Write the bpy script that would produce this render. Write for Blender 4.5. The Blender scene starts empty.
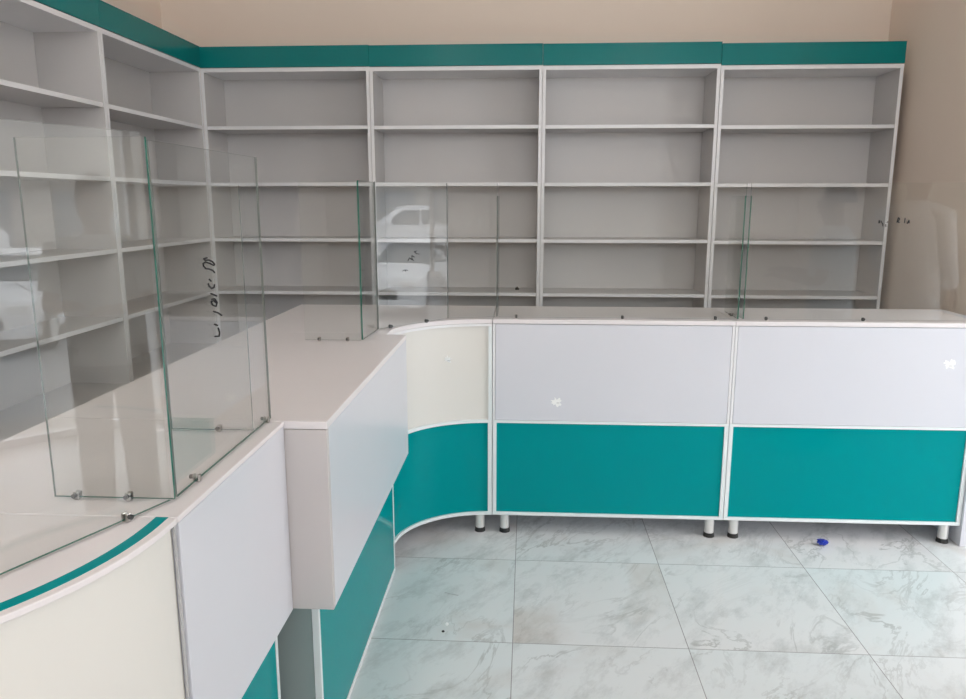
import bpy, bmesh, math, random
from mathutils import Vector, Matrix
R = math.radians
random.seed(4)
SC = bpy.context.scene
COL = SC.collection

# ------------------------------------------------------------------ materials
def new_mat(name):
    m = bpy.data.materials.new(name); m.use_nodes = True
    nt = m.node_tree; nt.nodes.clear()
    out = nt.nodes.new('ShaderNodeOutputMaterial')
    return m, nt, out

def pbr(name, col, rough=0.5, metal=0.0, spec=0.5, var=0.0, scale=6.0, bump=0.0, bscale=60.0, coat=0.0):
    m, nt, out = new_mat(name)
    b = nt.nodes.new('ShaderNodeBsdfPrincipled')
    b.inputs['Base Color'].default_value = (*col, 1)
    b.inputs['Roughness'].default_value = rough
    b.inputs['Metallic'].default_value = metal
    b.inputs['Specular IOR Level'].default_value = spec
    b.inputs['Coat Weight'].default_value = coat
    b.inputs['Coat Roughness'].default_value = 0.05
    tc = nt.nodes.new('ShaderNodeTexCoord')
    if var > 0:
        n = nt.nodes.new('ShaderNodeTexNoise'); n.inputs['Scale'].default_value = scale
        n.inputs['Detail'].default_value = 4
        nt.links.new(tc.outputs['Object'], n.inputs['Vector'])
        mx = nt.nodes.new('ShaderNodeMix'); mx.data_type = 'RGBA'
        mx.inputs[6].default_value = (*[c*(1-var) for c in col], 1)
        mx.inputs[7].default_value = (*[min(1, c*(1+var)) for c in col], 1)
        nt.links.new(n.outputs['Fac'], mx.inputs[0])
        nt.links.new(mx.outputs[2], b.inputs['Base Color'])
    if bump > 0:
        n2 = nt.nodes.new('ShaderNodeTexNoise'); n2.inputs['Scale'].default_value = bscale
        nt.links.new(tc.outputs['Object'], n2.inputs['Vector'])
        bp = nt.nodes.new('ShaderNodeBump'); bp.inputs['Strength'].default_value = bump
        bp.inputs['Distance'].default_value = 0.002
        nt.links.new(n2.outputs['Fac'], bp.inputs['Height'])
        nt.links.new(bp.outputs['Normal'], b.inputs['Normal'])
    nt.links.new(b.outputs['BSDF'], out.inputs['Surface'])
    return m

def glass_mat(name, tint, ior=1.5):
    m, nt, out = new_mat(name)
    tr = nt.nodes.new('ShaderNodeBsdfTransparent'); tr.inputs['Color'].default_value = (*tint, 1)
    gl = nt.nodes.new('ShaderNodeBsdfGlossy'); gl.inputs['Roughness'].default_value = 0.0
    fr = nt.nodes.new('ShaderNodeFresnel')
    geo = nt.nodes.new('ShaderNodeNewGeometry')
    mr = nt.nodes.new('ShaderNodeMapRange')          # the inner face of the pane reflects like the outer one
    mr.inputs['To Min'].default_value = ior; mr.inputs['To Max'].default_value = 1/ior
    nt.links.new(geo.outputs['Backfacing'], mr.inputs['Value'])
    nt.links.new(mr.outputs['Result'], fr.inputs['IOR'])
    mx = nt.nodes.new('ShaderNodeMixShader')
    nt.links.new(fr.outputs['Fac'], mx.inputs['Fac'])
    nt.links.new(tr.outputs['BSDF'], mx.inputs[1]); nt.links.new(gl.outputs['BSDF'], mx.inputs[2])
    nt.links.new(mx.outputs['Shader'], out.inputs['Surface'])
    return m

def emis(name, col, s):
    m, nt, out = new_mat(name)
    e = nt.nodes.new('ShaderNodeEmission'); e.inputs['Color'].default_value = (*col, 1)
    e.inputs['Strength'].default_value = s
    nt.links.new(e.outputs['Emission'], out.inputs['Surface'])
    return m

TX0, TXP, TY0, TYP = -0.035, 0.585, 2.31, 0.6
def marble_mat():
    m, nt, out = new_mat('marble_floor_tiles')
    L = nt.links.new; N = nt.nodes.new
    b = N('ShaderNodeBsdfPrincipled')
    geo = N('ShaderNodeNewGeometry'); sp = N('ShaderNodeSeparateXYZ'); L(geo.outputs['Position'], sp.inputs[0])
    def mth(op, a, c=None, d=None):
        n = N('ShaderNodeMath'); n.operation = op
        for i, v in enumerate((a, c, d)):
            if v is None: continue
            if isinstance(v, (int, float)): n.inputs[i].default_value = v
            else: L(v, n.inputs[i])
        return n.outputs[0]
    tx = mth('DIVIDE', mth('SUBTRACT', sp.outputs[0], TX0), TXP)
    ty = mth('DIVIDE', mth('SUBTRACT', sp.outputs[1], TY0), TYP)
    ix, iy = mth('FLOOR', tx), mth('FLOOR', ty)
    fx, fy = mth('FRACT', tx), mth('FRACT', ty)
    ex = mth('MULTIPLY', mth('MINIMUM', fx, mth('SUBTRACT', 1, fx)), TXP)
    ey = mth('MULTIPLY', mth('MINIMUM', fy, mth('SUBTRACT', 1, fy)), TYP)
    edge = mth('MINIMUM', ex, ey)
    grout = mth('LESS_THAN', edge, 0.0015)
    cid = N('ShaderNodeCombineXYZ'); L(ix, cid.inputs[0]); L(iy, cid.inputs[1])
    wn = N('ShaderNodeTexWhiteNoise'); wn.noise_dimensions = '3D'; L(cid.outputs[0], wn.inputs['Vector'])
    sc = N('ShaderNodeVectorMath'); sc.operation = 'SCALE'; L(wn.outputs['Color'], sc.inputs[0]); sc.inputs['Scale'].default_value = 20
    ad = N('ShaderNodeVectorMath'); ad.operation = 'ADD'; L(geo.outputs['Position'], ad.inputs[0]); L(sc.outputs[0], ad.inputs[1])
    # slanted flow so that the veins run diagonally
    rt = N('ShaderNodeMapping'); rt.inputs['Rotation'].default_value = (0, 0, R(-58)); L(ad.outputs[0], rt.inputs['Vector'])
    mp = N('ShaderNodeMapping'); mp.inputs['Scale'].default_value = (1.0, 2.1, 1.0)
    L(rt.outputs[0], mp.inputs['Vector'])
    w1 = N('ShaderNodeTexNoise'); w1.inputs['Scale'].default_value = 2.1; w1.inputs['Detail'].default_value = 6; w1.inputs['Roughness'].default_value = .62
    w1.inputs['Distortion'].default_value = 1.1
    L(mp.outputs[0], w1.inputs['Vector'])
    v = mth('ABSOLUTE', mth('SUBTRACT', w1.outputs['Fac'], 0.5))
    r1 = N('ShaderNodeMapRange'); r1.interpolation_type = 'SMOOTHSTEP'
    r1.inputs['From Min'].default_value = 0.0; r1.inputs['From Max'].default_value = 0.028
    r1.inputs['To Min'].default_value = 1; r1.inputs['To Max'].default_value = 0
    L(v, r1.inputs['Value'])
    w2 = N('ShaderNodeTexNoise'); w2.inputs['Scale'].default_value = 2.6; w2.inputs['Detail'].default_value = 5
    L(ad.outputs[0], w2.inputs['Vector'])
    r2 = N('ShaderNodeMapRange'); r2.inputs['From Min'].default_value = .45; r2.inputs['From Max'].default_value = .72
    L(w2.outputs['Fac'], r2.inputs['Value'])
    vein = mth('MULTIPLY', r1.outputs[0], mth('MULTIPLY_ADD', r2.outputs[0], .8, .12))
    w3 = N('ShaderNodeTexNoise'); w3.inputs['Scale'].default_value = 4.2; w3.inputs['Detail'].default_value = 8; w3.inputs['Roughness'].default_value = .7
    L(mp.outputs[0], w3.inputs['Vector'])
    r3 = N('ShaderNodeMapRange'); r3.inputs['From Min'].default_value = .50; r3.inputs['From Max'].default_value = .80
    L(w3.outputs['Fac'], r3.inputs['Value'])
    base = N('ShaderNodeMix'); base.data_type = 'RGBA'
    base.inputs[6].default_value = (.72, .765, .775, 1); base.inputs[7].default_value = (.77, .765, .77, 1)
    L(wn.outputs['Value'], base.inputs[0])
    cl = N('ShaderNodeMix'); cl.data_type = 'RGBA'; cl.inputs[7].default_value = (.45, .475, .475, 1)
    L(base.outputs[2], cl.inputs[6]); L(mth('MULTIPLY', r3.outputs[0], 1.0), cl.inputs[0])
    ve = N('ShaderNodeMix'); ve.data_type = 'RGBA'; ve.inputs[7].default_value = (.28, .29, .28, 1)
    L(cl.outputs[2], ve.inputs[6]); L(mth('MULTIPLY', vein, .65), ve.inputs[0])
    # brown stain veins in a few tiles
    w4 = N('ShaderNodeTexNoise'); w4.inputs['Scale'].default_value = 1.6; w4.inputs['Detail'].default_value = 7; w4.inputs['Distortion'].default_value = .8
    of = N('ShaderNodeVectorMath'); of.operation = 'ADD'; L(ad.outputs[0], of.inputs[0]); of.inputs[1].default_value = (7.3, 1.9, 4.4)
    L(of.outputs[0], w4.inputs['Vector'])
    r4 = N('ShaderNodeMapRange'); r4.inputs['From Min'].default_value = .56; r4.inputs['From Max'].default_value = .74
    L(w4.outputs['Fac'], r4.inputs['Value'])
    br = N('ShaderNodeMix'); br.data_type = 'RGBA'; br.inputs[7].default_value = (.50, .42, .36, 1)
    L(ve.outputs[2], br.inputs[6]); L(mth('MULTIPLY', r4.outputs[0], .55), br.inputs[0])
    gr = N('ShaderNodeMix'); gr.data_type = 'RGBA'; gr.inputs[7].default_value = (.23, .23, .23, 1)
    L(br.outputs[2], gr.inputs[6]); L(mth('MULTIPLY', grout, .8), gr.inputs[0])
    L(gr.outputs[2], b.inputs['Base Color'])
    b.inputs['Roughness'].default_value = .22; b.inputs['Specular IOR Level'].default_value = .4
    L(b.outputs['BSDF'], out.inputs['Surface'])
    return m

M = {
 'white': pbr('white_laminate', (.70, .71, .765), .28, var=.02, scale=3, bump=.03, bscale=25),
 'top': pbr('worktop_laminate', (.83, .79, .80), .30, var=.025, scale=2.5, bump=.04, bscale=18),
 'shelf': pbr('shaded_shelf_laminate', (.65, .635, .63), .42, var=.02, scale=3),  # darker than the edging: shade inside the bays put into the colour
 'shelf_edge': pbr('shelf_edging', (.86, .86, .875), .35),
 'greyside': pbr('grey_toned_board', (.30, .37, .365), .4, var=.03),  # grey-green tone put into the colour; scene lighting alone did not give it
 'shaded_end': pbr('shade_toned_end_board', (.60, .565, .56), .4, var=.02),  # weaker front light on the end face put into this darker colour
 'cream': pbr('cream_laminate', (.77, .755, .715), .40, var=.015, scale=2),
 'trim': pbr('white_edging', (.83, .88, .89), .3),
 'teal': pbr('teal_acrylic', (.0003, .285, .30), .10, spec=.05, var=.03, scale=2, bump=.02, bscale=12),
 'teal_dull': pbr('teal_header', (.0003, .20, .20), .2, spec=.25, var=.04, scale=1.5),
 'wall': pbr('beige_wall', (.90, .775, .67), .85, var=.03, scale=1.2, bump=.15, bscale=40),
 'ceiling': pbr('ceiling_paint', (.8, .78, .75), .9, var=.02),
 'chrome': pbr('brushed_steel', (.80, .79, .77), .32, metal=.55),
 'clamp': pbr('clamp_metal', (.12, .12, .12), .3, metal=1),
 'clampbody': pbr('clamp_steel', (.42, .40, .38), .28, metal=1),
 'black': pbr('black_rubber', (.015, .015, .015), .5),
 'ink': pbr('marker_ink', (.008, .008, .012), .6),
 'glass': glass_mat('clear_glass', (.975, .985, .98)),
 'edge': pbr('green_glass_edge', (.02, .16, .12), .12, spec=.8),
 'paleedge': pbr('pale_glass_edge', (.17, .20, .19), .15, spec=.8),
 'frame': pbr('aluminium_frame', (.80, .81, .82), .4, metal=.2),
 'floor': marble_mat(),
 'street': pbr('asphalt_street', (.42, .42, .42), .9, var=.1, scale=2),
 'car_white': pbr('white_car_paint', (.85, .86, .88), .25, coat=.6),
 'car_glass': pbr('dark_car_glass', (.10, .12, .13), .08),
 'tyre': pbr('tyre_rubber', (.03, .03, .03), .8),
 'concrete': pbr('pale_concrete', (.42, .40, .37), .9, var=.08, scale=1),
 'shutter': pbr('facade_shutter', (.2, .23, .25), .6),
 'skin': pbr('brown_skin', (.30, .17, .11), .55),
 'cloth_white': pbr('white_cotton', (.88, .88, .89), .85),
 'cloth_dark': pbr('charcoal_cotton', (.06, .065, .08), .85, bump=.2, bscale=40),
 'cloth_pale': pbr('pale_grey_cotton', (.6, .64, .66), .85, bump=.2, bscale=40),
 'hair': pbr('black_hair', (.012, .010, .009), .6, bump=.4, bscale=90),
 'blue': pbr('blue_plastic', (.015, .04, .42), .35),
 'residue': pbr('glue_residue', (.95, .96, .96), .6, var=.03, scale=60),
 'pencil': pbr('grey_pencil', (.5, .5, .51), .8),
 'lamp': emis('tube_light', (1, .91, .83), 24.0),
 'decal': pbr('grey_vinyl_decal', (.25, .27, .27), .6),
}

# ------------------------------------------------------------------ mesh helpers
class MB:
    def __init__(s): s.v = []; s.f = []; s.mi = []
    def add(s, vs, fs, mi=0):
        o = len(s.v); s.v += [tuple(p) for p in vs]
        s.f += [tuple(i+o for i in f) for f in fs]; s.mi += [mi]*len(fs); return s
    def box(s, x0, x1, y0, y1, z0, z1, mi=0):
        if x0 > x1: x0, x1 = x1, x0
        if y0 > y1: y0, y1 = y1, y0
        if z0 > z1: z0, z1 = z1, z0
        v = [(x0,y0,z0),(x1,y0,z0),(x1,y1,z0),(x0,y1,z0),(x0,y0,z1),(x1,y0,z1),(x1,y1,z1),(x0,y1,z1)]
        return s.add(v, [(0,3,2,1),(4,5,6,7),(0,1,5,4),(1,2,6,5),(2,3,7,6),(3,0,4,7)], mi)
    def prism(s, poly, z0, z1, mi=0):           # poly CCW in xy
        n = len(poly)
        v = [(x,y,z0) for x,y in poly] + [(x,y,z1) for x,y in poly]
        f = [tuple(reversed(range(n))), tuple(range(n, 2*n))] + [(i,(i+1)%n,(i+1)%n+n,i+n) for i in range(n)]
        return s.add(v, f, mi)
    def cyl(s, p0, p1, r, n=16, r1=None, mi=0):
        p0, p1 = Vector(p0), Vector(p1); d = (p1-p0).normalized()
        a = d.orthogonal().normalized(); b = d.cross(a); r1 = r if r1 is None else r1
        v = []
        for p, rr in ((p0,r),(p1,r1)):
            for i in range(n):
                t = 2*math.pi*i/n; v.append(p + a*math.cos(t)*rr + b*math.sin(t)*rr)
        f = [tuple(reversed(range(n))), tuple(range(n,2*n))] + [(i,(i+1)%n,(i+1)%n+n,i+n) for i in range(n)]
        return s.add(v, f, mi)
    def path(s, pts, r, n=6):
        for a, b in zip(pts, pts[1:]): s.cyl(a, b, r, n)
        return s
    def strip(s, outer, inner, z0, z1, mi=0):   # closed band between two open polylines of equal length
        n = len(outer)
        v = [(x,y,z0) for x,y in outer]+[(x,y,z0) for x,y in inner]+[(x,y,z1) for x,y in outer]+[(x,y,z1) for x,y in inner]
        f = []
        for i in range(n-1):
            f += [(i,i+1,i+1+n*2,i+2*n),(n+i+1,n+i,3*n+i,3*n+i+1),(2*n+i,2*n+i+1,3*n+i+1,3*n+i),(i+1,i,n+i,n+i+1)]
        f += [(0,2*n,3*n,n),(n-1,2*n-1,4*n-1,3*n-1)]
        return s.add(v, f, mi)
    def loft(s, rings, mi=0, cap=True):
        n = len(rings[0]); v = [p for r in rings for p in r]; f = []
        for k in range(len(rings)-1):
            f += [(k*n+i,k*n+(i+1)%n,(k+1)*n+(i+1)%n,(k+1)*n+i) for i in range(n)]
        if cap: f += [tuple(reversed(range(n))), tuple(range((len(rings)-1)*n, len(rings)*n))]
        return s.add(v, f, mi)

def obj(name, mb, mat, parent=None, bevel=0.0, smooth=False, label=None):
    me = bpy.data.meshes.new(name)
    off = parent.matrix_basis.inverted() if parent is not None and parent.get('_abs') else Matrix()
    if parent is not None and parent.parent is not None and parent.parent.get('_abs'):
        off = parent.parent.matrix_basis.inverted()
    me.from_pydata([off @ Vector(v) for v in mb.v], [], mb.f)
    mats = mat if isinstance(mat, (list, tuple)) else [mat]
    for m in mats: me.materials.append(M[m])
    for p, i in zip(me.polygons, mb.mi): p.material_index = i
    bm = bmesh.new(); bm.from_mesh(me); bmesh.ops.recalc_face_normals(bm, faces=bm.faces); bm.to_mesh(me); bm.free()
    if smooth:
        for p in me.polygons: p.use_smooth = True
        me.set_sharp_from_angle(angle=R(35))
    o = bpy.data.objects.new(name, me); COL.objects.link(o)
    if parent is not None: o.parent = parent
    if bevel > 0:
        b = o.modifiers.new('bevel', 'BEVEL'); b.width = bevel; b.segments = 2; b.limit_method = 'ANGLE'; b.angle_limit = R(50)
    if label: o['label'] = label
    return o

def thing(name, label, cat, loc, rotz=0, group=None, absolute=True):
    o = bpy.data.objects.new(name, None); COL.objects.link(o)
    o.empty_display_size = .1
    o.location = loc; o.rotation_euler = (0, 0, rotz)
    o.matrix_basis = Matrix.Translation(Vector(loc)) @ Matrix.Rotation(rotz, 4, 'Z')
    o['label'] = label; o['category'] = cat
    if group: o['group'] = group
    if absolute: o['_abs'] = 1
    return o

def tag(o, label, cat, group=None):
    o['label'] = label; o['category'] = cat
    if group: o['group'] = group
    return o

def struct(name, mb, mat, **k):
    o = obj(name, mb, mat, **k); o['kind'] = 'structure'; return o

def copy_tree(o, parent=None):
    c = o.copy(); COL.objects.link(c)
    if parent is not None: c.parent = parent
    for ch in [x for x in bpy.data.objects if x.parent == o]: copy_tree(ch, c)
    return c

def arc(cx, cy, r, a0, a1, n=28):
    return [(cx + r*math.cos(R(a0+(a1-a0)*i/n)), cy + r*math.sin(R(a0+(a1-a0)*i/n))) for i in range(n+1)]

# ------------------------------------------------------------------ room
BY, LX, RX, SX, FYW, CZ = 4.78, -2.24, 2.078, 3.30, -3.2, 3.15
struct('floor', MB().box(LX-.1, SX+.12, FYW-.1, BY+.1, -.06, 0), 'floor')
struct('ceiling', MB().box(LX-.1, SX+.12, FYW-.1, BY+.1, CZ, CZ+.08), 'ceiling')
struct('wall_back', MB().box(LX-.1, RX+.1, BY, BY+.1, 0, CZ), 'wall')
struct('wall_left', MB().box(LX-.1, LX, FYW, BY, 0, CZ), 'wall')
HX0, HX1, HZ0, HZ1 = -1.7, 3.1, 1.80, 3.02      # unseen high windows added behind the camera for front fill
struct('wall_front', MB().box(LX, SX, FYW-.1, FYW, 0, HZ0).box(LX, SX, FYW-.1, FYW, HZ1, CZ).box(LX, HX0, FYW-.1, FYW, HZ0, HZ1).box(HX1, SX, FYW-.1, FYW, HZ0, HZ1), 'wall')
struct('wall_right', MB().prism([(RX, BY), (RX, 3.28), (SX+.1, 3.28), (SX+.1, 3.38), (RX+.1, 3.38), (RX+.1, BY)], 0, CZ), 'wall')
W0, W1, WT = .50, 3.28, 2.75          # shop window opening on the right
w = MB().box(SX, SX+.1, FYW, W0, 0, CZ).box(SX, SX+.1, W0, W1, WT, CZ)
struct('wall_right_street', w, 'wall')
def shopfront(name, y0, y1, muls):
    fr = MB()
    for y in [y0, *muls, y1-.05]: fr.box(SX+.02, SX+.08, y, y+.05, 0, WT)
    for z in (0, 2.15, WT-.05): fr.box(SX+.02, SX+.08, y0, y1, z, z+.05)
    f = struct(name, fr, 'frame')
    obj('window_pane', MB().box(SX+.047, SX+.053, y0+.03, y1-.03, .03, WT-.03), ['glass'], f)
    return f
w1 = shopfront('window_1', W0, W1, [1.42, 2.36])
fr = MB()
for x in (HX0, -.5, .7, 1.9, HX1-.05): fr.box(x, x+.05, FYW-.08, FYW-.02, HZ0, HZ1)
for z in (HZ0, HZ1-.05): fr.box(HX0, HX1, FYW-.08, FYW-.02, z, z+.05)
w2 = struct('added_fill_window', fr, 'frame')
obj('window_pane', MB().box(HX0+.03, HX1-.03, FYW-.053, FYW-.047, HZ0+.03, HZ1-.03), ['glass'], w2)
# round emblem stuck on the shop door pane
dc = MB()
def ring(mb, cy, cz, r, t, x=SX+.044, n=48, a0=0, a1=360, sy=1.0):
    k = int(n*(a1-a0)/360)
    pts = [(cy+sy*r*math.cos(R(a0+(a1-a0)*i/k)), cz+r*math.sin(R(a0+(a1-a0)*i/k))) for i in range(k+1)]
    for a, b in zip(pts, pts[1:]): mb.cyl((x, a[0], a[1]), (x, b[0], b[1]), t, 4)
ring(dc, 1.93, 1.22, .33, .004); ring(dc, 1.93, 1.30, .10, .004, a0=180, a1=360, sy=1.2); ring(dc, 1.93, 1.30, .055, .004)
obj('window_emblem', dc, 'decal', w1, label='round emblem of thin grey lines')

# unseen ceiling tubes added to brighten the room, back wall and worktops
lamp0 = None
for i, (x, y) in enumerate([(-.9, .2), (1.2, .2), (-.9, -1.8), (1.2, -1.8), (-.7, 2.3), (1.3, 2.3)]):
    if lamp0 is None:
        lamp0 = t = thing('added_tube_light', '', 'lamp', (x, y, CZ-.06), 0, 'added tube lights on the ceiling')
        obj('housing', MB().box(x-.05, x+.05, y-.6, y+.6, CZ-.03, CZ), 'frame', t)
        obj('tube', MB().cyl((x, y-.58, CZ-.05), (x, y+.58, CZ-.05), .014), 'lamp', t)
    else:
        t = copy_tree(lamp0); t.location = (x, y, CZ-.06)
    t['label'] = 'added white tube light on the unseen ceiling ' + ['overhead on the left', 'overhead on the right', 'far behind the camera on the left', 'far behind the camera on the right', 'above the jutting counter', 'above the floor before the straight counters'][i]

t = thing('pendant_lamp', 'round white globe lamp hanging near the shop window', 'lamp', (2.67, 2.1, CZ))
obj('cord', MB().cyl((2.67, 2.1, 2.85), (2.67, 2.1, CZ), .004, 8), 'black', t)
obj('globe', MB().loft([[(2.67+.085*math.sin(R(a_))*math.cos(R(b_)), 2.1+.085*math.sin(R(a_))*math.sin(R(b_)), 2.76+.085*math.cos(R(a_))) for b_ in range(0, 360, 20)] for a_ in range(8, 180, 12)]), 'lamp', t, smooth=True)

# ------------------------------------------------------------------ wall shelving
SH = [.02, .30, .61, .93, 1.245, 1.568, 1.887]
SD, TP = .30, .020
def shelf_unit(w, label, group):
    t = thing('shelving_unit', label, 'shelving unit', (0, 0, 0), 0, group)
    for x in (0, w-TP): obj('side_panel', MB().box(x+.0008, x+TP-.0008, .0, SD, 0, 2.205), 'shelf', t, bevel=.001)
    obj('back_panel', MB().box(TP, w-TP, SD-.012, SD, .02, 2.19), 'shelf', t)
    obj('top_panel', MB().box(0, w, -.001, SD, 2.185, 2.2065), 'shelf_edge', t)
    for z in SH:
        s = obj('shelf', MB().box(TP, w-TP, .004, SD-.012, z-.018, z), 'shelf', t)
        obj('shelf_edging', MB().box(TP, w-TP, .0015, .004, z-.0185, z+.0005), 'shelf_edge', s)
    for x in (0, w-TP): obj('side_edging', MB().box(x+.0012, x+TP-.0012, -.0015, .0, .0, 2.185), 'shelf_edge', t)
    h = obj('header_board', MB().box(.0005, w-.0005, -.006, .012, 2.209, 2.318), 'teal_dull', t, bevel=.001, label='teal header board')
    obj('header_trim', MB().box(.0005, w-.0005, -.007, .012, 2.318, 2.3225), 'teal_dull', h)
    return t
BW = .9775; BX = -1.881; SY = 4.45
lab = ['white shelving bay in the left corner of the back wall, under a teal header',
       'second white shelving bay from the left corner, holding a small dark stopper',
       'third white shelving bay from the left corner along the back wall',
       'rightmost white shelving bay on the back wall, its side facing the bare beige wall']
u = shelf_unit(BW, lab[0], 'white shelving bays along the back wall'); u.location = (BX, SY, 0); u.scale.z = .999
for i in range(1, 4):
    c = copy_tree(u); c.location = (BX+BW*i, SY-(.004 if i == 3 else 0), 0); c['label'] = lab[i]; c.scale.z = (.999, .998, .997, .993)[i]
LW = 1.035
v = shelf_unit(LW, 'white shelving bay on the left wall touching the back corner', 'white shelving bays along the left wall')
v.location = (BX, SY-LW-.004, 0); v.rotation_euler = (0, 0, R(90))
c = copy_tree(v); c.location = (BX, SY-2*LW-.004, 0); c['label'] = 'nearest white shelving bay on the left wall, cut by the picture edge'
cap = thing('bottle_stopper', 'small dark plastic stopper lying on a low shelf of the second back bay', 'stopper', (-.06, 4.60, .9305))
obj('stopper_body', MB().cyl((-.06, 4.60, .9305), (-.06, 4.60, .940), .013, 20), 'black', cap, bevel=.002)
obj('stopper_pull', MB().cyl((-.06, 4.60, .940), (-.06, 4.60, .948), .006, 8), 'black', cap)

# ------------------------------------------------------------------ counters
T = .97; TT = .018
UB = .505            # bottom of the upper panels
UF = .525            # bottom of the upper panels on the far side
LB = .09             # bottom of the lower panels
def leg(t, x, y):
    l = obj('leg', MB().cyl((x, y, .012), (x, y, LB+.002), .021, 20), 'chrome', t, smooth=True)
    obj('foot', MB().cyl((x, y, 0), (x, y, .02), .024, 20, .022), 'black', l, smooth=True)
YF, YB = 3.157, 3.575
def straight(x0, x1, label, first=False, endpanel=False):
    t = thing('sales_counter', label, 'counter', ((x0+x1)/2, YF+.2, 0), 0, 'straight counters in front of the back shelving')
    e = .0012; a, b = x0+e, x1-e
    obj('worktop', MB().box(a, b, YF-.001, YB, T-TT, T), 'top', t, bevel=.0015)
    obj('upper_panel', MB().box(a+.0115, b-.0115, YF+.001, YF+.017, UF+.004, T-TT-.0022), 'white', t, bevel=.0015)
    obj('side_edging', MB().box(a, a+.010, YF+.001, YF+.017, UF+.004, T-TT-.0022), 'shelf_edge', t)
    obj('side_edging', MB().box(b-.010, b, YF+.001, YF+.017, UF+.004, T-TT-.0022), 'shelf_edge', t)
    for x in (a, b-.017): obj('side_panel', MB().box(x, x+.017, YF+.018, YB, LB, T-TT-.0005), 'white', t)
    obj('lower_panel', MB().box(a+.014, b-.014, YF+.010, YF+.017, LB+.014, UF-.004), 'teal', t, label='glossy teal lower panel')
    tr = MB().box(a, b, YF+.002, YF+.017, UF-.010, UF+.003)
    tr.box(a, a+.017, YF+.003, YF+.017, LB+.014, UF-.010).box(b-.017, b, YF+.003, YF+.017, LB+.014, UF-.010)
    tr.box(a, b, YF+.002, YF+.03, LB, LB+.014)
    obj('edge_trim', tr, 'trim', t, bevel=.001)
    obj('bottom_board', MB().box(a+.018, b-.018, YF+.032, YB, LB, LB+.016), 'white', t)
    obj('inner_shelf', MB().box(a+.018, b-.018, YF+.06, YB-.01, .52, .538), 'white', t)
    for x in (x0+.055, x1-.050):
        for y in (YF+.036, YB-.06): leg(t, x, y)
    if endpanel:
        obj('end_panel', MB().box(x1, x1+.045, YF-.01, YB, 0, T), 'white', t, bevel=.002)
    return t
XA, XB_, XC = -.144, .868, 1.872
ca = straight(XA, XB_, 'straight white and teal counter between the curved corner and the right counter')
cb = straight(XB_, XC, 'rightmost white and teal counter, ending in a white panel at the picture edge', endpanel=True)

def residue(parent, c, r, axis='y', seed=1, sub=None):
    rnd = random.Random(seed); n = 22
    q = [(c[0]+math.cos(2*math.pi*i/n)*r*rr, c[1], c[2]+math.sin(2*math.pi*i/n)*r*rr*.9) for i, rr in enumerate([rnd.uniform(.35, 1.0) for _ in range(n)])]
    obj('glue_residue', MB().loft([q, [(c[0]+(x-c[0])*.9, y-.0006, c[2]+(z-c[2])*.9) for x, y, z in q]]), 'residue', parent)
    m2 = MB().box(c[0]-.002, c[0]+.010, c[1]-.0013, c[1]-.0006, c[2]-.006, c[2]-.0035)
    obj('pencil_mark', m2, 'pencil', parent)
residue(ca, (.134, YF+.0009, .614), .03, seed=3)
residue(cb, (1.745, YF+.0009, .797), .03, seed=5)

# curved corner counter (concave towards the customer)
CX, CY, CR, CRY = XA, 2.828, .380, YF-2.828
SE = 2.798          # seam between the corner unit and the stepped unit
XF = XA-CR          # face plane of the corner unit on the long side
XBK = -1.09
tc_ = thing('corner_counter', 'curved corner counter with a hollow cream front over a teal band', 'counter', (-.75, 3.2, 0))
def offs(d, a0=180, a1=90, n=28): return [(CX+(CR+d)*math.cos(R(a0+(a1-a0)*i/n)), CY+(CRY+d)*math.sin(R(a0+(a1-a0)*i/n))) for i in range(n+1)]
e = .0012
fr = [(XF, SE+e)] + offs(0) ; fr = [(min(x, XA-e), y) for x, y in fr]
topoly = fr + [(XA-e, YB), (XBK, YB), (XBK, SE+e)]
obj('worktop', MB().prism(list(reversed(topoly)), T-TT, T), 'top', tc_, bevel=.001)
def band(d0, d1, z0, z1, ext=True, a0=180, a1=90):
    o_, i_ = offs(d0, a0, a1), offs(d1, a0, a1)
    if ext: o_ = [(XA-CR-d0, SE+e)]+o_; i_ = [(XA-CR-d1, SE+e)]+i_
    o_ = [(min(x, XA-e), y) for x, y in o_]; i_ = [(min(x, XA-e), y) for x, y in i_]
    return MB().strip(o_, i_, z0, z1)
obj('upper_panel', band(.012, .020, UF+.004, T-TT-.002), 'cream', tc_, smooth=True, label='curved cream panel')
obj('lower_panel', band(.010, .018, LB+.014, UF-.004), 'teal', tc_, smooth=True, label='curved glossy teal panel')
obj('edge_trim', band(.001, .020, UF-.010, UF+.004), 'trim', tc_, smooth=True)
obj('bottom_trim', band(.001, .024, LB, LB+.014), 'trim', tc_, smooth=True)
obj('top_trim', band(.001, .012, T-TT-.012, T-TT-.0012), 'shelf_edge', tc_, smooth=True)
p = MB().box(XA-e-.016, XA-e, YF+.001, YF+.020, UF+.004, T-TT-.013).box(XA-e-.018, XA-e, YF+.002, YF+.020, LB+.014, UF-.010)
obj('end_trim', p, 'trim', tc_)
obj('side_panel', MB().box(XA-e-.017, XA-e, YF+.021, YB, LB, T-TT-.0005), 'white', tc_)
obj('side_panel', MB().box(XBK, XF-.021, SE+e, SE+e+.017, LB, T-TT-.0005), 'white', tc_)
bo = [(XF-.03, SE+.02)] + offs(.03)[:-2] + [(XA-.03, YF+.03), (XA-.03, YB-.01), (XBK+.02, YB-.01), (XBK+.02, SE+.02)]
obj('bottom_board', MB().prism(list(reversed(bo)), LB, LB+.016), 'white', tc_)
for x, y in ((XA-.056, YF+.036), (XA-.052, YB-.06), (XBK+.06, YB-.06), (XBK+.06, SE+.06), (-.72, SE+.30)): leg(tc_, x, y)
residue(tc_, (-.33, YF-.0525, .805), .022, seed=8)

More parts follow.
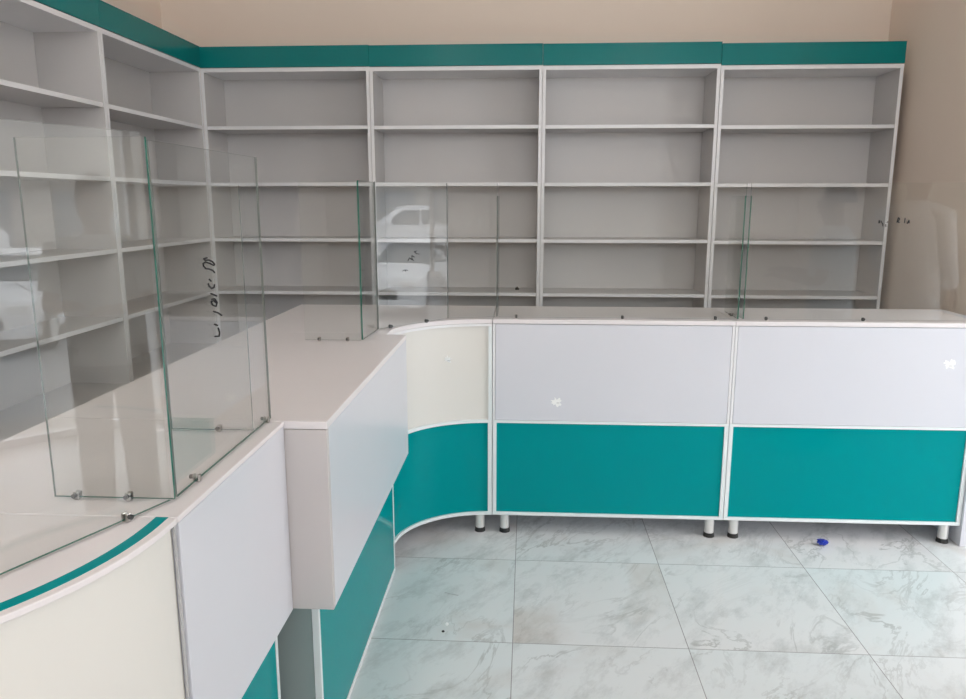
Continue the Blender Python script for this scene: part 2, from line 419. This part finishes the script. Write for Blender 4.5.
# stepped counter with a deeper upper box
S0, S1 = 1.622, SE; UE = 2.765
XU, XL = -.449, -.517; SB = 1.72
ts = thing('stepped_counter', 'white counter with an upper box jutting out over a teal panel, before the curved corner', 'counter', (-.8, 2.2, 0))
a, b = S0+e, S1-e
obj('worktop', MB().prism([(XBK, a), (XU, a), (XU, UE), (XF, UE), (XF, b), (XBK, b)], T-TT, T), 'top', ts, bevel=.0015)
obj('upper_panel', MB().box(XU-.017, XU-.001, a+.0175, UE, UB-.0, T-TT-.0015), 'white', ts, bevel=.0015)
obj('upper_end_panel', MB().box(XL-.09, XU-.001, a, a+.017, UB-.0, T-TT-.0015), 'shaded_end', ts, bevel=.0015)
obj('upper_end_panel', MB().box(XL-.02, XU-.018, UE-.017, UE, UB, T-TT-.0015), 'white', ts)
obj('upper_floor', MB().box(XL-.02, XU-.018, a+.018, UE-.018, UB, UB+.016), 'white', ts)
lo = MB().box(XL-.009, XL-.002, SB+.014, b-.014, .016, UB-.002)
obj('lower_panel', lo, 'teal', ts, label='glossy teal lower panel reaching the floor')
tr = MB().box(XL-.018, XL, SB, SB+.013, 0, UB-.002).box(XL-.018, XL, b-.013, b, 0, UB-.002).box(XL-.018, XL, SB+.013, b-.013, 0, .014)
obj('edge_trim', tr, 'trim', ts, bevel=.001)
obj('side_panel', MB().box(XBK, XL-.019, SB, SB+.017, 0, UB-.002), 'greyside', ts, label='side board toned grey-green')
obj('side_panel', MB().box(XBK, XL-.019, b-.017, b, 0, UB-.002), 'white', ts)
obj('side_panel', MB().box(XBK, XL-.091, a, a+.017, UB, T-TT-.0005), 'white', ts)
obj('inner_shelf', MB().box(XBK+.01, XL-.03, SB+.018, b-.018, .1, .118), 'white', ts)

# near straight counter and its rounded end
TN = .010
N0, N1 = 1.09, S0
XN, XNL = -.547, -.590
tn = thing('sales_counter', 'narrow white counter with a plain white front, nearer than the jutting box', 'counter', (-.83, 1.35, 0))
a, b = N0+e, N1-e
obj('worktop', MB().box(XBK, XN, a, b, T-TN, T), 'top', tn, bevel=.0015)
obj('upper_panel', MB().box(XN-.017, XN-.001, a+.004, b, UB, T-TN-.0015), 'white', tn, bevel=.0015)
obj('upper_floor', MB().box(XNL-.02, XN-.018, a, b, UB, UB+.016), 'white', tn)
obj('lower_panel', MB().box(XNL-.009, XNL-.002, a+.014, b-.014, .016, UB-.002), 'teal', tn, label='glossy teal lower panel')
tr = MB().box(XNL-.018, XNL, a, a+.013, 0, UB-.002).box(XNL-.018, XNL, b-.013, b, 0, UB-.002).box(XNL-.018, XNL, a+.013, b-.013, 0, .014)
obj('edge_trim', tr, 'trim', tn, bevel=.001)
for y in (a, b-.017):
    obj('side_panel', MB().box(XBK, XNL-.019, y, y+.017, 0, UB-.001), 'white', tn)
    obj('side_panel', MB().box(XBK, XN-.019, y, y+.017, UB+.017, T-TN-.0005), 'white', tn)

te = thing('rounded_end_counter', 'rounded cream end counter with a teal stripe let into its white top edge', 'counter', (-.95, .85, 0))
ER = .50; EX, EY = XN-ER, 1.065
def eo(d): return [(EX+ER-d, N0-e)] + arc(EX, EY, ER-d, 0, -90, 36)
oe = eo(0)
obj('worktop', MB().prism(list(reversed([(XBK, N0-e)] + oe + [(XBK, EY-ER)])), T-TN, T), 'top', te, bevel=.0015)
obj('top_stripe', MB().strip(eo(.014), eo(.034), T-.0005, T+.0008), 'teal', te, label='narrow teal stripe following the rounded edge')
obj('upper_panel', MB().strip([(x-(0), y) for x, y in eo(.011)], eo(.019), UB, T-TN-.001), 'cream', te, smooth=True, label='rounded cream panel')
obj('lower_panel', MB().strip(eo(.062), eo(.07), .0, UB-.002), 'teal', te, smooth=True, label='rounded teal lower panel')
obj('upper_floor', MB().prism(list(reversed([(XBK, N0-.02)] + eo(.015)[1:] + [(XBK, EY-ER+.015)])), UB-.0, UB+.015), 'white', te)
obj('back_panel', MB().box(XBK, XBK+.016, EY-ER+.016, N0-e-.02, 0, UB-.002), 'white', te)
obj('joint_strip', MB().box(XN-.008, XN-.0045, N0-.0035, N0+.0015, UB, T-TN-.001), 'pencil', te)

# ------------------------------------------------------------------ glass screens
def pane(p0, p1, z1, label, clamps=(), z0=T+.004, th=.005, group='glass screens standing on the counters', edge='edge', ends=None, side=1):
    p0, p1 = Vector((*p0, 0)), Vector((*p1, 0)); d = (p1-p0).normalized(); n = Vector((-d.y, d.x, 0))
    L = (p1-p0).length
    t = thing('glass_screen', label, 'glass screen', ((p0+p1)/2)[:2]+(T,), 0, group)
    mb = MB()
    h = n*th/2
    v = [p0-h, p1-h, p1+h, p0+h]
    vs = [(q.x, q.y, z0) for q in v]+[(q.x, q.y, z1) for q in v]
    mb.add(vs, [(0,1,5,4), (2,3,7,6)], 0)
    e0, e1 = ends or (1, 1)
    mb.add(vs, [(3,0,4,7)], e0); mb.add(vs, [(1,2,6,5)], e1); mb.add(vs, [(4,5,6,7)], 2); mb.add(vs, [(0,3,2,1)], 1)
    me = obj('pane', mb, ['glass', 'edge', 'paleedge'], t)
    for c in clamps:
        q = p0 + d*c
        k = MB()
        R_ = Matrix(((d.x, n.x, 0), (d.y, n.y, 0), (0, 0, 1)))
        def ob(x0, x1, y0, y1, za, zb):
            m = MB().box(x0, x1, y0, y1, za, zb)
            k.add([q + R_ @ Vector(p) for p in m.v], m.f)
        ob(-.005, .005, -.0065, -.0027, T+.0005, T+.014); ob(-.005, .005, .0027, .0065, T+.0005, T+.014); ob(-.005, .005, -.0065, .0065, T, T+.004)
        obj('clamp', k, 'clampbody' if clamps_chrome else 'clamp', t, bevel=.002)
        o_ = q + n*(.0066*side); o2 = q + n*(.0125*side)
        obj('clamp_screw', MB().cyl((o_.x, o_.y, T+.009), (o2.x, o2.y, T+.009), .004, 12), 'clamp', t)
    return t
clamps_chrome = True
g1 = pane((-.587, 1.150), (-.750, .750), 1.562, 'glass screen along the rounded near end, farthest to the left', [.085], ends=(0, 1))
pane((-.581, 1.155), (-.787, 1.155), 1.556, 'nearest cross glass with a thick dark green front edge', [.078, .167], ends=(1, 2))
g2 = pane((-.583, 1.163), (-.583, 1.634), 1.552, 'front glass of the near white counter, with black handwriting running downward', [.082, .448], ends=(2, 2))
pane((-.588, 1.540), (-.768, 1.540), 1.492, 'cross glass on the near counter just before the jutting box', [.075], ends=(2, 2))
pane((-.587, 2.620), (-.790, 2.620), 1.527, 'cross glass where the jutting counter meets the curved corner', [.05, .152], ends=(1, 0))
clamps_chrome = False
pane((-.585, 2.628), (-.575, 2.857), 1.530, 'short glass beside the cross glass, at the start of the curved corner', [], ends=(1, 2))
gb = pane((-.573, 2.862), (-.332, 3.148), 1.532, 'slanting glass over the curved corner, mirroring a white car', [.06, .25], ends=(2, 2), side=-1)
pane((-.328, 3.152), (-.128, 3.208), 1.532, 'narrow glass of the curved corner beside the straight counter', [], ends=(2, 2), side=-1)
pane((-.128, 3.216), (-.128, 3.400), 1.482, 'cross glass between the curved corner and the straight counter', [], ends=(2, 2))
pane((-.120, 3.200), (.888, 3.200), 1.533, 'long front glass of the straight counter beside the curved corner', [.075, .525, .913], ends=(2, 2), side=-1)
ge = pane((.906, 3.200), (1.880, 3.200), 1.533, 'long front glass of the rightmost counter, with small black handwriting', [.096, .492], ends=(2, 2), side=-1)
pane((.887, 3.206), (.887, 3.420), 1.482, 'left one of two green-edged cross glasses between the straight counters', [.10], ends=(1, 0))
pane((.910, 3.206), (.910, 3.420), 1.482, 'right one of two green-edged cross glasses between the straight counters', [], ends=(1, 0))

G2 = [[(1.3454, 1.3592), (1.3306, 1.3585), (1.3374, 1.3554), (1.3528, 1.3547), (1.3679, 1.3504), (1.3767, 1.345), (1.3718, 1.3433), (1.3579, 1.3478), (1.3368, 1.3521), (1.3274, 1.3503), (1.3283, 1.3451), (1.3351, 1.3419)], [(1.3349, 1.3407), (1.3501, 1.3388), (1.3653, 1.3349), (1.3741, 1.3298)], [(1.3488, 1.3199), (1.3557, 1.3158)], [(1.3426, 1.3127), (1.3466, 1.3071), (1.3565, 1.302), (1.3676, 1.3029), (1.3705, 1.3084)], [(1.3519, 1.2933), (1.3629, 1.2901), (1.3765, 1.2858)], [(1.3533, 1.2826), (1.366, 1.2818), (1.3759, 1.2743), (1.3701, 1.267), (1.3546, 1.2718), (1.3507, 1.2789), (1.3623, 1.2788), (1.3742, 1.2718)], [(1.3577, 1.2594), (1.3778, 1.2538), (1.3934, 1.2465)], [(1.3582, 1.2351), (1.3706, 1.231)], [(1.3731, 1.2259), (1.3782, 1.2169), (1.3757, 1.2096), (1.3563, 1.2125)]]
GE = [[(1.4212, 1.3726), (1.422, 1.385), (1.4263, 1.3726)], [(1.4283, 1.3829), (1.4379, 1.3685), (1.4387, 1.3602)], [(1.4512, 1.3581), (1.4492, 1.3685)], [(1.4536, 1.3747), (1.4573, 1.3788)], [(1.4924, 1.3748), (1.4964, 1.3954), (1.5021, 1.3893), (1.496, 1.3789), (1.5026, 1.3748)], [(1.5222, 1.3727), (1.5231, 1.3934)], [(1.5336, 1.3707), (1.5392, 1.3852), (1.5413, 1.3748), (1.5323, 1.3728)]]
GB = [[(0.1528, 1.2273), (0.1621, 1.2403), (0.1769, 1.2316), (0.1858, 1.2288)], [(0.1769, 1.2316), (0.1743, 1.2487), (0.1892, 1.2412)], [(0.1867, 1.2639), (0.1985, 1.2543), (0.2153, 1.2523)], [(0.1896, 1.2615), (0.2018, 1.2655)], [(0.1252, 1.1896), (0.1372, 1.1944), (0.1414, 1.1874)], [(0.1416, 1.1942), (0.1534, 1.1911)]]
def writing(parent, strokes, f, r):
    mb = MB()
    for s in strokes: mb.path([f(*p) for p in s], r, 5)
    obj('marker_writing', mb, 'ink', parent, label='handwriting in black marker')
writing(g2, G2, lambda y, z: (-.5797, y, z), .0016)
for part_ in (GE[:4], GE[4:]): writing(ge, part_, lambda x, z: (x, 3.1965, z), .0019)
writing(gb, GB, lambda s, z: (-.573+.645*s+.0026, 2.862+.764*s-.0022, z), .0016)

# ------------------------------------------------------------------ bits on the floor
sb = MB(); rnd = random.Random(2)
prev = None
for k in range(4):
    c = Vector((1.285+rnd.uniform(-.008, .012), 3.12+rnd.uniform(-.01, .01), .004+.004*k))
    rs = []
    for j in range(3):
        rs.append([(c.x+math.cos(a_)*(.010+.004*j)*rnd.uniform(.6, 1.3), c.y+math.sin(a_)*(.010+.003*j)*rnd.uniform(.6, 1.3), max(.0005, c.z-.003+j*.007+rnd.uniform(-.003, .004))) for a_ in [i*math.pi/4 for i in range(8)]])
    sb.loft(rs)
tag(obj('plastic_scrap', sb, 'blue'), 'crumpled blue plastic scrap on the marble floor below the right counter', 'scrap')
tag(obj('pebble', MB().loft([[(-.276+math.cos(i)*r_, 2.362+math.sin(i)*r_*.8, z_) for i in [j*.785 for j in range(8)]] for r_, z_ in ((.004, 0), (.006, .003), (.003, .006))]), 'black', smooth=True),
    'tiny black crumb on the marble floor at a tile joint', 'crumb')
tag(obj('paper_scrap', MB().loft([[(-.268+math.cos(i)*r_, 2.41+math.sin(i)*r_*1.5, z_) for i in [j*1.047 for j in range(6)]] for r_, z_ in ((.006, 0), (.007, .002), (.004, .004))]), 'residue'),
    'tiny white scrap on the marble floor just behind the black crumb', 'scrap')
tag(obj('wood_splinter', MB().path([(-.30, 2.63, .0015), (-.275, 2.615, .003), (-.245, 2.61, .0012)], .0012, 5), 'pencil'),
    'thin dark splinter on the marble floor in front of the curved corner', 'splinter')

# ------------------------------------------------------------------ outdoors (seen mirrored in the glass)
struct('street', MB().box(SX+.9, 60, -30, 40, -.92, -.85), 'street')
struct('pavement', MB().box(SX+.1, SX+.9, -8, 12, -.85, -.06), 'concrete')
def car(label, loc, rot, L=4.3, W=1.75, Hh=1.5, group='white cars parked outside'):
    t = thing('car', label, 'car', loc, rot, group, absolute=False)
    k = L/4.3; hz = Hh/1.5
    prof = [(-2.12,.30,.80),(-2.15,.62,.84),(-2.05,.86,.86),(-1.15,1.0,.86),(-.35,1.44,.70),(.1,1.5,.68),(1.35,1.46,.68),(1.95,1.02,.84),(2.12,.9,.85),(2.15,.4,.82),(1.9,.28,.8),(-1.9,.26,.8)]
    P = [(x*k, z*hz, w*W/1.75) for x, z, w in prof]
    ringL = [(x, -w, z) for x, z, w in P]; ringR = [(x, w, z) for x, z, w in P]
    mid = [(x, 0, z+.02) for x, z, w in P]
    obj('body', MB().loft([ringL, mid, ringR]), 'car_white', t, bevel=.03)
    def P_(i): return Vector((P[i][0], P[i][2], P[i][1]))
    def quad(a, b, inset, ysgn=None):
        (x0, z0, w0), (x1, z1, w1) = P[a], P[b]
        d = Vector((z0-z1, 0, x1-x0)).normalized()*-.012
        def pt(s, y): 
            x, z, w = x0+(x1-x0)*s, z0+(z1-z0)*s, w0+(w1-w0)*s
            return (x, y*w, z)
        ps = [pt(.12, -inset), pt(.12, inset), pt(.92, inset), pt(.92, -inset)]
        top = [(x+(-.015 if x1 > x0 and z1 > z0 else .015), y, z+.03) for x, y, z in ps]
        return MB().loft([ps, top])
    obj('windscreen', quad(3, 4, .84), 'car_glass', t)
    obj('rear_window', quad(6, 7, .84), 'car_glass', t)
    for s in (-1, 1):
        for xs in ((-.80, .30, -.22, .32), (.38, 1.35, .38, 1.15)):
            x0, x1, x2, x3 = [q*k for q in xs]; zl, zh = 1.0*hz, 1.38*hz
            wl, wh = (.845)*W/1.75, (.72)*W/1.75
            a_ = [(x0, s*wl, zl), (x1, s*wl, zl), (x3, s*wh, zh), (x2, s*wh, zh)]
            obj('side_window', MB().loft([a_, [(x, y+s*.03, z) for x, y, z in a_]]), 'car_glass', t)
        for x in (-1.35*k, 1.35*k):
            wh_ = obj('wheel', MB().cyl((x, s*.66*W/1.75, .32), (x, s*.875*W/1.75, .32), .32, 24), 'tyre', t, bevel=.02)
            obj('hub', MB().cyl((x, s*.875*W/1.75, .32), (x, s*.885*W/1.75, .32), .2, 16), 'chrome', wh_)
        obj('wing_mirror', MB().box(-.72*k, -.6*k, s*.86*W/1.75, s*1.02*W/1.75, 1.0*hz, 1.13*hz), 'car_white', t, bevel=.02)
        obj('headlamp', MB().box(-2.16*k, -2.0*k, s*.5, s*.78, .66*hz, .8*hz), 'chrome', t, bevel=.02)
    obj('grille', MB().box(-2.18*k, -2.1*k, -.42, .42, .45*hz, .62*hz), 'tyre', t)
    obj('bumper', MB().box(-2.22*k, -2.0*k, -.8, .8, .3*hz, .44*hz), 'car_white', t, bevel=.03)
    return t
car('white car parked facing the shop, mirrored in the slanting corner glass', (13.2, 3.55, -.85), R(28))
car('tall white van standing farther along the street', (27, 3.3, -.85), R(80), 5.2, 1.9, 2.15)
car('white car parked in line with the shop window', (9.5, -4.5, -.85), R(70))
bd = thing('building', 'pale building across the street', 'building', (42, 4, -.85))
obj('facade', MB().box(42, 50, -28, 38, -.85, 7.5), 'concrete', bd)
for y in range(-24, 36, 5): obj('shutter', MB().box(41.9, 42.02, y, y+3, -.85, 2.0), 'shutter', bd)

# ------------------------------------------------------------------ two people standing to the right of the camera
def ell(c, rx, ry, n=18, rot=0):
    return [(c[0]+math.cos(R(rot))*rx*math.cos(t)-math.sin(R(rot))*ry*math.sin(t), c[1]+math.sin(R(rot))*rx*math.cos(t)+math.cos(R(rot))*ry*math.sin(t), c[2]) for t in [2*math.pi*i/n for i in range(n)]]
def skin_body(t, joints, edges, mat):
    me = bpy.data.meshes.new('body'); me.from_pydata([j[0] for j in joints], edges, [])
    o = bpy.data.objects.new('body', me); COL.objects.link(o); o.parent = t
    me.materials.append(M[mat])
    sk = o.modifiers.new('skin', 'SKIN')
    for i, j in enumerate(joints):
        me.skin_vertices[0].data[i].radius = (j[1], j[2] if len(j) > 2 else j[1])
    me.skin_vertices[0].data[0].use_root = True
    s = o.modifiers.new('sub', 'SUBSURF'); s.levels = s.render_levels = 2
    sk.use_smooth_shade = True
    return o
def tube_garment(mb, pts):
    rings = []
    for i, (p, r) in enumerate(pts):
        p = Vector(p); q = Vector(pts[min(i+1, len(pts)-1)][0])-Vector(pts[max(i-1, 0)][0])
        q.normalize(); a_ = q.cross(Vector((0, 1, .01))).normalized(); b_ = q.cross(a_)
        rings.append([tuple(p+a_*math.cos(t)*r+b_*math.sin(t)*r) for t in [2*math.pi*k/12 for k in range(12)]])
    mb.loft(rings)
def person(label, loc, rot, h, robe, arms, lower=None):
    s = h/1.75
    t = thing('person', label, 'person', loc, rot, None, absolute=False)
    J = [((0,0,.93),.13,.10), ((0,0,1.15),.13,.10), ((0,.01,1.34),.15,.10), ((0,0,1.46),.06,.06), ((0,-.02,1.53),.055,.06), ((0,-.03,1.62),.078,.092), ((0,-.02,1.70),.06,.075)]
    E_ = [(0,1),(1,2),(2,3),(3,4),(4,5),(5,6)]
    def add(p, r, frm, r2=None):
        J.append((p, r, r2 or r)); E_.append((frm, len(J)-1)); return len(J)-1
    nose = add((0,-.125,1.60), .013, 5)
    for sx in (-1, 1):
        add((sx*.085,-.015,1.61), .014, 5)
        h1 = add((sx*.09,0,.88), .085, 0); kn = add((sx*.10,-.015,.49), .055, h1); an = add((sx*.11,.01,.09), .037, kn); add((sx*.125,-.14,.035), .035, an)
        ar = arms[0 if sx < 0 else 1]
        sh = add((sx*.175,0,1.40), .055, 2); el = add(ar[0], .040, sh); wr = add(ar[1], .027, el)
        d = (Vector(ar[1])-Vector(ar[0])).normalized(); side = d.cross(Vector((0,0,1)))
        if side.length < .2: side = Vector((0,1,0))
        side.normalize()
        pm = add(tuple(Vector(ar[1])+d*.07), .026, wr)
        for kf in range(4):
            o_ = side*(.011*(kf-1.5)*2); ln = (.060,.075,.070,.052)[kf]
            b0 = add(tuple(Vector(ar[1])+d*.09+o_), .009, pm); b1 = add(tuple(Vector(ar[1])+d*(.09+ln*.6)+o_+Vector((0,0,-.008))), .008, b0)
            add(tuple(Vector(ar[1])+d*(.09+ln)+o_+Vector((0,0,-.03))), .007, b1)
        th1 = add(tuple(Vector(ar[1])+d*.03-side*.035), .010, wr); add(tuple(Vector(ar[1])+d*.07-side*.055), .008, th1)
    J = [((p[0]*s, p[1]*s, p[2]*s), r*s, q*s) for p, r, q in J]
    skin_body(t, J, E_, 'skin')
    hair = MB()
    hr = []
    for z, r, yo in ((1.63,.094,.025),(1.68,.096,.015),(1.72,.090,.005),(1.755,.066,0),(1.775,.025,0)):
        hr.append(ell((0, yo*s, z*s), r*.93*s, r*1.02*s))
    hair.loft(hr); obj('hair', hair, 'hair', t, smooth=True)
    g = MB()
    for sx in (-1, 1):
        ar = arms[0 if sx < 0 else 1]
        sl = Vector(ar[0]).lerp(Vector(ar[1]), .85 if robe == 'long' else -.25)
        if robe == 'long': pts = [((sx*.10,0,1.42),.06), ((sx*.18,0,1.40),.078), (ar[0],.064), (tuple(sl),.062)]
        else:
            sl = Vector((sx*.175,0,1.40)).lerp(Vector(ar[0]), .72); pts = [((sx*.10,0,1.42),.06), ((sx*.18,0,1.40),.078), (tuple(sl),.068)]
        tube_garment(g, [(tuple(Vector(p)*s), r*s) for p, r in pts])
    if robe == 'long':
        prof = [(.10,.27,.20),(.5,.235,.175),(.95,.20,.155),(1.2,.195,.15),(1.36,.20,.14),(1.43,.15,.11),(1.49,.075,.075)]
    else:
        prof = [(.84,.19,.145),(1.0,.18,.14),(1.2,.19,.145),(1.36,.20,.14),(1.43,.15,.11),(1.48,.075,.075)]
    g.loft([ell((0,0,z*s), a_*s, b_*s) for z, a_, b_ in prof])
    obj('robe' if robe == 'long' else 'shirt', g, 'cloth_white' if robe == 'long' else 'cloth_pale', t, smooth=True)
    if robe != 'long':
        tr_ = MB()
        for sx in (-1, 1): tr_.loft([ell((sx*x*s, 0, z*s), r*s, r*1.05*s) for z, x, r in ((.07,.11,.075),(.5,.10,.085),(.8,.09,.10),(.93,.07,.115))])
        obj('trousers', tr_, 'cloth_dark', t, smooth=True)
    sh_ = MB()
    for sx in (-1, 1): sh_.loft([ell((sx*.125*s, -.06*s, z), a_*s, b_*s) for z, a_, b_ in ((0,.05,.135),(.03,.052,.137),(.07,.042,.10))])
    obj('shoes', sh_, 'tyre', t, smooth=True)
    ey = MB()
    for sx in (-1, 1): ey.loft([[(sx*.032*s+math.cos(q)*r_*s, (-.118-y_)*s, 1.635*s+math.sin(q)*r_*.6*s) for q in [i*.785 for i in range(8)]] for r_, y_ in ((.014,-.01),(.010,.004))])
    obj('eyes', ey, 'black', t); obj('mouth', MB().box(-.022*s, .022*s, -.118*s, -.105*s, 1.558*s, 1.566*s), 'black', t)
    return t
person('person in a long white robe standing by the shop window, facing away to the side', (2.56, 1.15, 0), R(50), 1.72, 'long', [((-.22,-.02,1.12),(-.20,-.16,.90)), ((.22,-.02,1.12),(.20,-.16,.90))])
person('person in a pale shirt and dark trousers, bending forearms over a phone', (1.82, 1.75, 0), R(-65), 1.56, 'short', [((-.24,-.05,1.12),(-.10,-.28,1.14)), ((.24,-.05,1.12),(.12,-.27,1.16))])

for o in bpy.data.objects:
    if '_abs' in o: del o['_abs']

# ------------------------------------------------------------------ light
wd = bpy.data.worlds.new('daylight'); SC.world = wd; wd.use_nodes = True
bg = wd.node_tree.nodes['Background']; bg.inputs['Color'].default_value = (.925, .945, 1.0, 1); bg.inputs['Strength'].default_value = 6.0
def portal(name, loc, rot, sx, sy):
    l = bpy.data.lights.new(name, 'AREA'); l.shape = 'RECTANGLE'; l.size = sx; l.size_y = sy; l.cycles.is_portal = True
    o = bpy.data.objects.new(name, l); COL.objects.link(o); o.location = loc; o.rotation_euler = rot
portal('daylight_portal', (SX+.12, (W0+W1)/2, WT/2), (0, R(90), 0), WT, W1-W0)
portal('daylight_portal', ((HX0+HX1)/2, FYW-.12, (HZ0+HZ1)/2), (R(90), 0, 0), HX1-HX0, HZ1-HZ0)

# ------------------------------------------------------------------ camera
cd = bpy.data.cameras.new('camera'); cam = bpy.data.objects.new('camera', cd); COL.objects.link(cam)
cd.sensor_width = 36; cd.lens = 756/966*36; cd.clip_start = .02; cd.clip_end = 200
cam.location = (0, 0, 1.46); cam.rotation_euler = (R(90-11.1), 0, R(3.343))
SC.camera = cam
SC.view_settings.view_transform = 'Standard'; SC.view_settings.look = 'None'
SC.view_settings.exposure = 0.0; SC.view_settings.gamma = 1; SC.view_settings.use_curve_mapping = False
